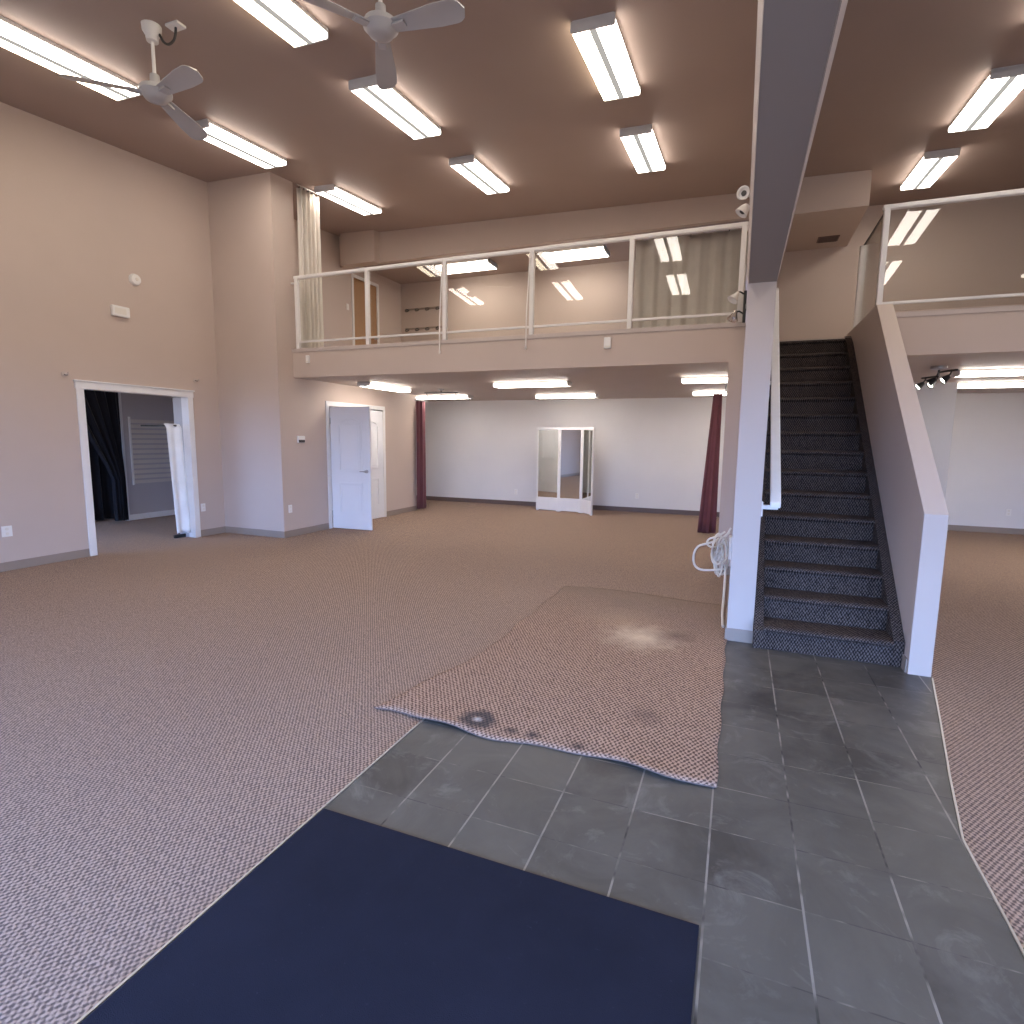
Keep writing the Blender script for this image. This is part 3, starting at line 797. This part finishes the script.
# ------------------------------------------------------------------ lamps with spot heads
def aim(d):
    return Vector(d).to_track_quat('Z', 'Y').to_matrix().to_4x4()
em = thing('emergency_light', 'white twin head emergency light on the left face of the beam above the balcony', 'emergency light', (XP0, 5.25, 3.455))
m = MB(); m.box(-.022, .0, -.05, .05, -.085, .085); m.build('base', 'plastic_white', em, bevel=.006)
for z, d in ((.062, (-.35, -.92, -.05)), (-.062, (-.55, -.15, -.80))):
    m = MB(); M_ = aim(d); c = Vector((-.072, -.03, z))
    k_ = .76
    m.lathe([(r_ * k_, z_ * k_) for r_, z_ in [(.0, -.06), (.030, -.058), (.050, -.02), (.066, .035), (.070, .045), (.058, .045), (.045, .02), (.0, .015)]], tuple(c), 22, 'z', M_)
    hd_ = m.build('lamp_head', 'plastic_white', em, smooth=True)
    m = MB(); m.lathe([(0, .024), (.020, .024), (.022, .016), (0, .013)], tuple(c), 14, 'z', M_); m.build('bulb', 'dark_plastic', hd_)
    m = MB(); m.tube([(-.018, 0, z * .7), (-.04, -.01, z * .9), tuple(c + Vector((0, .02, 0)))], .012, 8); m.build('arm', 'plastic_white', em, smooth=True)
def spot_cluster():
    s = thing('spot_lamp', 'chrome spot lamp cluster at the right end of the left balcony railing', 'spot lamp', (-.040, 6.745, 2.98))
    m = MB(); m.box(-.012, .018, -.012, .012, -.19, .14); m.build('bar', 'black_metal', s, bevel=.004)
    m = MB(); m.box(.012, .03, -.02, .1, -.05, .0); m.build('mount', 'nickel', s)
    for z0, d, cz_, mt in ((.10, (-.5, -.3, -.8), .055, 1), (-.10, (-.3, -.3, -.9), -.14, 0)):
        m = MB(); m.tube([(0, 0, z0), (-.05, -.01, z0 + .03), (-.085, -.02, z0 + .02)], .009, 8); m.build('arm', 'black_metal', s, smooth=True)
        m = MB(); M_ = aim(d)
        m.lathe([(0, -.05), (.018, -.048), (.024, -.02), (.055, .045), (.060, .055), (.048, .05), (.02, .0), (0, -.005)], (-.095, -.03, cz_ + .03), 20, 'z', M_)
        m.build('shade', 'chrome' if not mt else 'plastic_white', s, smooth=True)
    return s
spot_cluster()
def track(label, loc, rz, n):
    s = thing('track_light', label, 'track light', loc, rz); s.scale = (1.35 if n == 4 else 1.0,) * 3
    m = MB(); m.lathe([(0, 0), (.06, 0), (.06, -.02), (.02, -.03), (0, -.03)], (0, 0, 0), 20); m.build('canopy', 'nickel', s, smooth=True)
    m = MB(); m.tube([(-.32 + .64 * i / 16, .05 * math.sin(2 * PI * i / 16), -.065) for i in range(17)], .008, 8); m.box(-.006, .006, -.006, .006, -.065, -.02); m.build('bar', 'black_metal', s, smooth=True)
    for k in range(n):
        x = -.28 + .56 * k / (n - 1); y = .05 * math.sin(2 * PI * (x + .32) / .64)
        m = MB(); m.tube([(x, y, -.065), (x, y - .01, -.095), (x + .012, y - .03, -.115)], .006, 8)
        M_ = aim((.25 * math.sin(k * 2.1), -.75, -.6)); c = (x + .015, y - .045, -.13)
        m.lathe([(0, -.03), (.016, -.028), (.030, .02), (.034, .03), (.028, .03), (.012, -.01), (0, -.012)], c, 16, 'z', M_)
        h_ = m.build('lamp_head', 'black_metal' if n == 4 else 'chrome', s, smooth=True)
        q = MB(); q.lathe([(0, .027), (.024, .024), (.018, .012), (0, .010)], c, 14, 'z', M_); q.build('bulb', 'bulb', h_)
track('track light with three chrome spots under the left balcony by the maroon curtain', (-5.05, 9.15, ZS), math.radians(10), 3)
track('track light with four bright spots on a wavy black bar under the right balcony', (2.06, 7.93, ZS), math.radians(-83), 4)

# ------------------------------------------------------------------ wall devices
def outlet(loc, rz, label, sw=False, w=.075, hh=.12):
    o = thing('wall_outlet' if not sw else 'light_switch', label, 'outlet' if not sw else 'switch', loc, rz, 'white wall outlets' if not sw else None)
    m = MB(); m.box(-w / 2, w / 2, -.008, 0, -hh / 2, hh / 2); m.build('cover_plate', 'plastic_white', o, bevel=.003)
    if sw:
        m = MB(); m.box(-.012, .012, -.014, -.008, -.03, .03); m.build('rocker', 'plastic_white', o, bevel=.003)
    else:
        for z in (-.026, .026):
            m = MB(); m.lathe([(0, 0), (.016, 0), (.016, .003), (0, .003)], (0, -.008, z), 14, 'y', Matrix.Scale(-1, 4, (0, 1, 0))); m.build('socket', 'cable_white', o)
outlet((XL, 3.66, .44), PI / 2, 'white outlet on the left wall left of the doorway', w=.10)
outlet((XL, 6.145, .44), PI / 2, 'white outlet on the left wall right of the doorway')
outlet((XC, 6.66, .43), PI / 2, 'white outlet on the wall between the pier corner and the double door')
outlet((-4.75, YB, .31), 0, 'white outlet low on the back wall left of the folding mirror')
outlet((-1.97, YB, .35), 0, 'white outlet low on the back wall right of the folding mirror')
outlet((4.37, YB, .37), 0, 'white outlet low on the back wall under the right balcony')
outlet((-7.6, 9.86, ZF + 1.43), PI / 2, 'white light switch on the upper wall left of the brown door', True)
th = thing('thermostat', 'small white thermostat with dark display on the wall left of the double door', 'thermostat', (XC, 6.93, 1.475), PI / 2)
m = MB(); m.box(-.075, .075, -.028, 0, -.05, .055); m.build('housing', 'plastic_white', th, bevel=.006)
m = MB(); m.box(-.065, .065, -.031, -.028, -.045, -.005); m.build('display', 'dark_plastic', th)
al = thing('alarm_box', 'flat cream alarm box high on the left wall', 'alarm', (XL, 5.09, 3.08), PI / 2)
m = MB(); m.box(-.11, .11, -.05, 0, -.065, .065); m.build('housing', 'plastic_white', al, bevel=.01)
m = MB(); m.box(-.085, .06, -.053, -.05, -.035, .035); m.build('grille', 'cable_white', al)
sm = thing('smoke_detector', 'small round cream detector high on the left wall above the alarm box', 'detector', (XL, 5.32, 3.53), PI / 2)
m = MB(); m.lathe([(0, 0), (.075, 0), (.075, -.012), (.062, -.045), (.030, -.055), (0, -.055)], (0, 0, 0), 24, 'y'); m.build('housing', 'plastic_white', sm, smooth=True)
m = MB(); m.lathe([(0, -.054), (.022, -.055), (.018, -.064), (0, -.066)], (0, 0, 0), 16, 'y'); m.build('sensor', 'cable_white', sm, smooth=True)
def hook(loc, label):
    o = thing('wall_hook', label, 'hook', loc, PI / 2, 'old wall hooks over the doorway')
    m = MB(); m.lathe([(0, 0), (.032, 0), (.032, -.008), (0, -.01)], (0, 0, 0), 18, 'y'); m.build('plate', 'wall_pale', o, smooth=True)
    m = MB(); m.tube([(0, -.005, .0), (0, -.05, -.01), (0, -.075, -.005), (0, -.085, .025)], .009, 8); m.build('arm', 'wall_pale', o, smooth=True)
hook((XL, 4.38, 2.22), 'tan painted wall hook above the left corner of the doorway')
hook((XL, 6.13, 2.32), 'tan painted wall hook above the right corner of the doorway')
vt = thing('air_vent', 'brown slotted air vent in the underside of the bulkhead above the stairs', 'vent', (1.10, 10.52, 4.705))
m = MB(); m.box(-.15, .15, -.13, .13, -.012, 0); m.build('frame', 'vent_brown', vt, bevel=.003)
for k in range(6):
    m = MB(); m.box(-.13, .13, -.105 + k * .04, -.09 + k * .04, -.022, -.012); m.build('slat', 'vinyl_brown', vt)
# rack of hooks on the upper back wall
wr = thing('wall_rack', 'pair of dark wire hook racks on the back wall of the upper room', 'rack', (-7.0, 11.85, 4.28))
for z in (.22, -.22):
    m = MB(); m.box(-.48, .48, -.02, 0, z - .02, z + .02); m.build('rail', 'vinyl_tan', wr, bevel=.003)
    for k in range(4):
        x = -.40 + .27 * k
        m = MB(); m.tube([(x, -.02, z), (x, -.10, z - .02), (x, -.14, z - .06), (x + .05, -.16, z - .08), (x + .10, -.14, z - .05)], .012, 8); m.build('hook', 'dark_plastic', wr, smooth=True)
# cable bundle on the post wall
cb = thing('cable_bundle', 'tangled bundle of white cables hanging on the wall beside the white post', 'cable', (-.10, 5.75, 0))
rnd = random.Random(21)
m = MB()
for k in range(9):
    cxk = rnd.uniform(-.05, .02); czk = rnd.uniform(.36, .52); rx = rnd.uniform(.03, .06); rz_ = rnd.uniform(.08, .17); yk = rnd.uniform(-.08, .10)
    m.tube([(cxk + rx * math.cos(2 * PI * i / 26), yk + .05 * math.sin(4 * PI * i / 26 + k), czk + rz_ * math.sin(2 * PI * i / 26)) for i in range(26)], .009, 6, closed=True)
m.build('coil', 'cable_white', cb, smooth=True)
m = MB(); m.tube([(.06, 0, .66), (.0, .0, .60), (-.07, .0, .56), (-.15, -.01, .53), (-.22, -.02, .50), (-.255, -.02, .42), (-.245, -.02, .32), (-.19, -.02, .275), (-.10, -.02, .275), (-.02, -.02, .29), (.03, -.02, .30)], .011, 8)
m.build('loop', 'cable_white', cb, smooth=True)
m = MB(); m.tube([(.07, 0, .70), (.03, 0, .62), (-.03, 0, .53), (-.09, 0, .50), (-.14, 0, .53), (-.12, 0, .58), (-.05, 0, .61), (.02, 0, .66)], .010, 8)
m.build('loop', 'cable_white', cb, smooth=True)
m = MB(); m.tube([(.04, -.02, .34), (.045, -.15, .22), (.045, -.35, .10), (.045, -.6, .036), (.055, -.85, .027), (.06, -.98, .027)], .011, 8)
m.build('lead', 'cable_white', cb, smooth=True)
m = MB(); m.box(.06, .088, -.06, .06, .40, .62); m.build('cover_plate', 'plastic_white', cb, bevel=.004)

# ------------------------------------------------------------------ daylight through the street windows
w = bpy.data.worlds.new('World'); sc.world = w; w.use_nodes = True
nt = w.node_tree
for n in list(nt.nodes): nt.nodes.remove(n)
tc = N(nt, 'ShaderNodeTexCoord'); sp = N(nt, 'ShaderNodeSeparateXYZ'); nt.links.new(tc.outputs['Generated'], sp.inputs[0])
sky = ramp(nt, mth(nt, 'MULTIPLY_ADD', sp.outputs[2], .5, .5), [(.0, (.10, .10, .11)), (.485, (.14, .14, .15)), (.53, (.30, .50, 1.0)), (1., (.24, .45, 1.0))])
bg = N(nt, 'ShaderNodeBackground'); nt.links.new(sky, bg.inputs[0]); bg.inputs[1].default_value = 12.0
wo = N(nt, 'ShaderNodeOutputWorld'); nt.links.new(bg.outputs[0], wo.inputs[0])
for i, (x0, x1, z0, z1, yw) in enumerate([o_ + (YF - .10,) for o_ in OP] + [(-10.6, -8.6, .8, 2.2, 3.12)]):
    L = bpy.data.lights.new('window_daylight', 'AREA'); L.shape = 'RECTANGLE'; L.size = x1 - x0; L.size_y = z1 - z0
    o = bpy.data.objects.new('window_daylight', L); col.objects.link(o)
    o.location = ((x0 + x1) / 2, yw, (z0 + z1) / 2); o.rotation_euler = (-PI / 2, 0, 0)
    L.cycles.is_portal = True
    o.rotation_euler = (PI / 2, 0, PI)

# ------------------------------------------------------------------ camera and view
cam = bpy.data.cameras.new('camera'); co = bpy.data.objects.new('camera', cam); col.objects.link(co)
cam.sensor_fit = 'HORIZONTAL'; cam.sensor_width = 36; cam.lens = 564.79 / 1024 * 36; cam.clip_start = .05
yaw, pitch, roll = .3793, .1283, .0120
fwd = Vector((-math.sin(yaw) * math.cos(pitch), math.cos(yaw) * math.cos(pitch), -math.sin(pitch)))
rt = Vector((math.cos(yaw), math.sin(yaw), 0)); up = rt.cross(fwd)
r2 = rt * math.cos(roll) + up * math.sin(roll); u2 = up * math.cos(roll) - rt * math.sin(roll)
co.matrix_world = Matrix(((r2.x, u2.x, -fwd.x, 0), (r2.y, u2.y, -fwd.y, 0), (r2.z, u2.z, -fwd.z, 1.52), (0, 0, 0, 1)))
sc.camera = co
sc.view_settings.view_transform = 'Standard'; sc.view_settings.look = 'None'
sc.view_settings.gamma = 1.0; sc.view_settings.use_curve_mapping = False
sc.view_settings.exposure = 0.40
sc.cycles.use_denoising = True
sc.cycles.max_bounces = 10; sc.cycles.diffuse_bounces = 5; sc.cycles.transparent_max_bounces = 16
sc.cycles.sample_clamp_indirect = 6.0
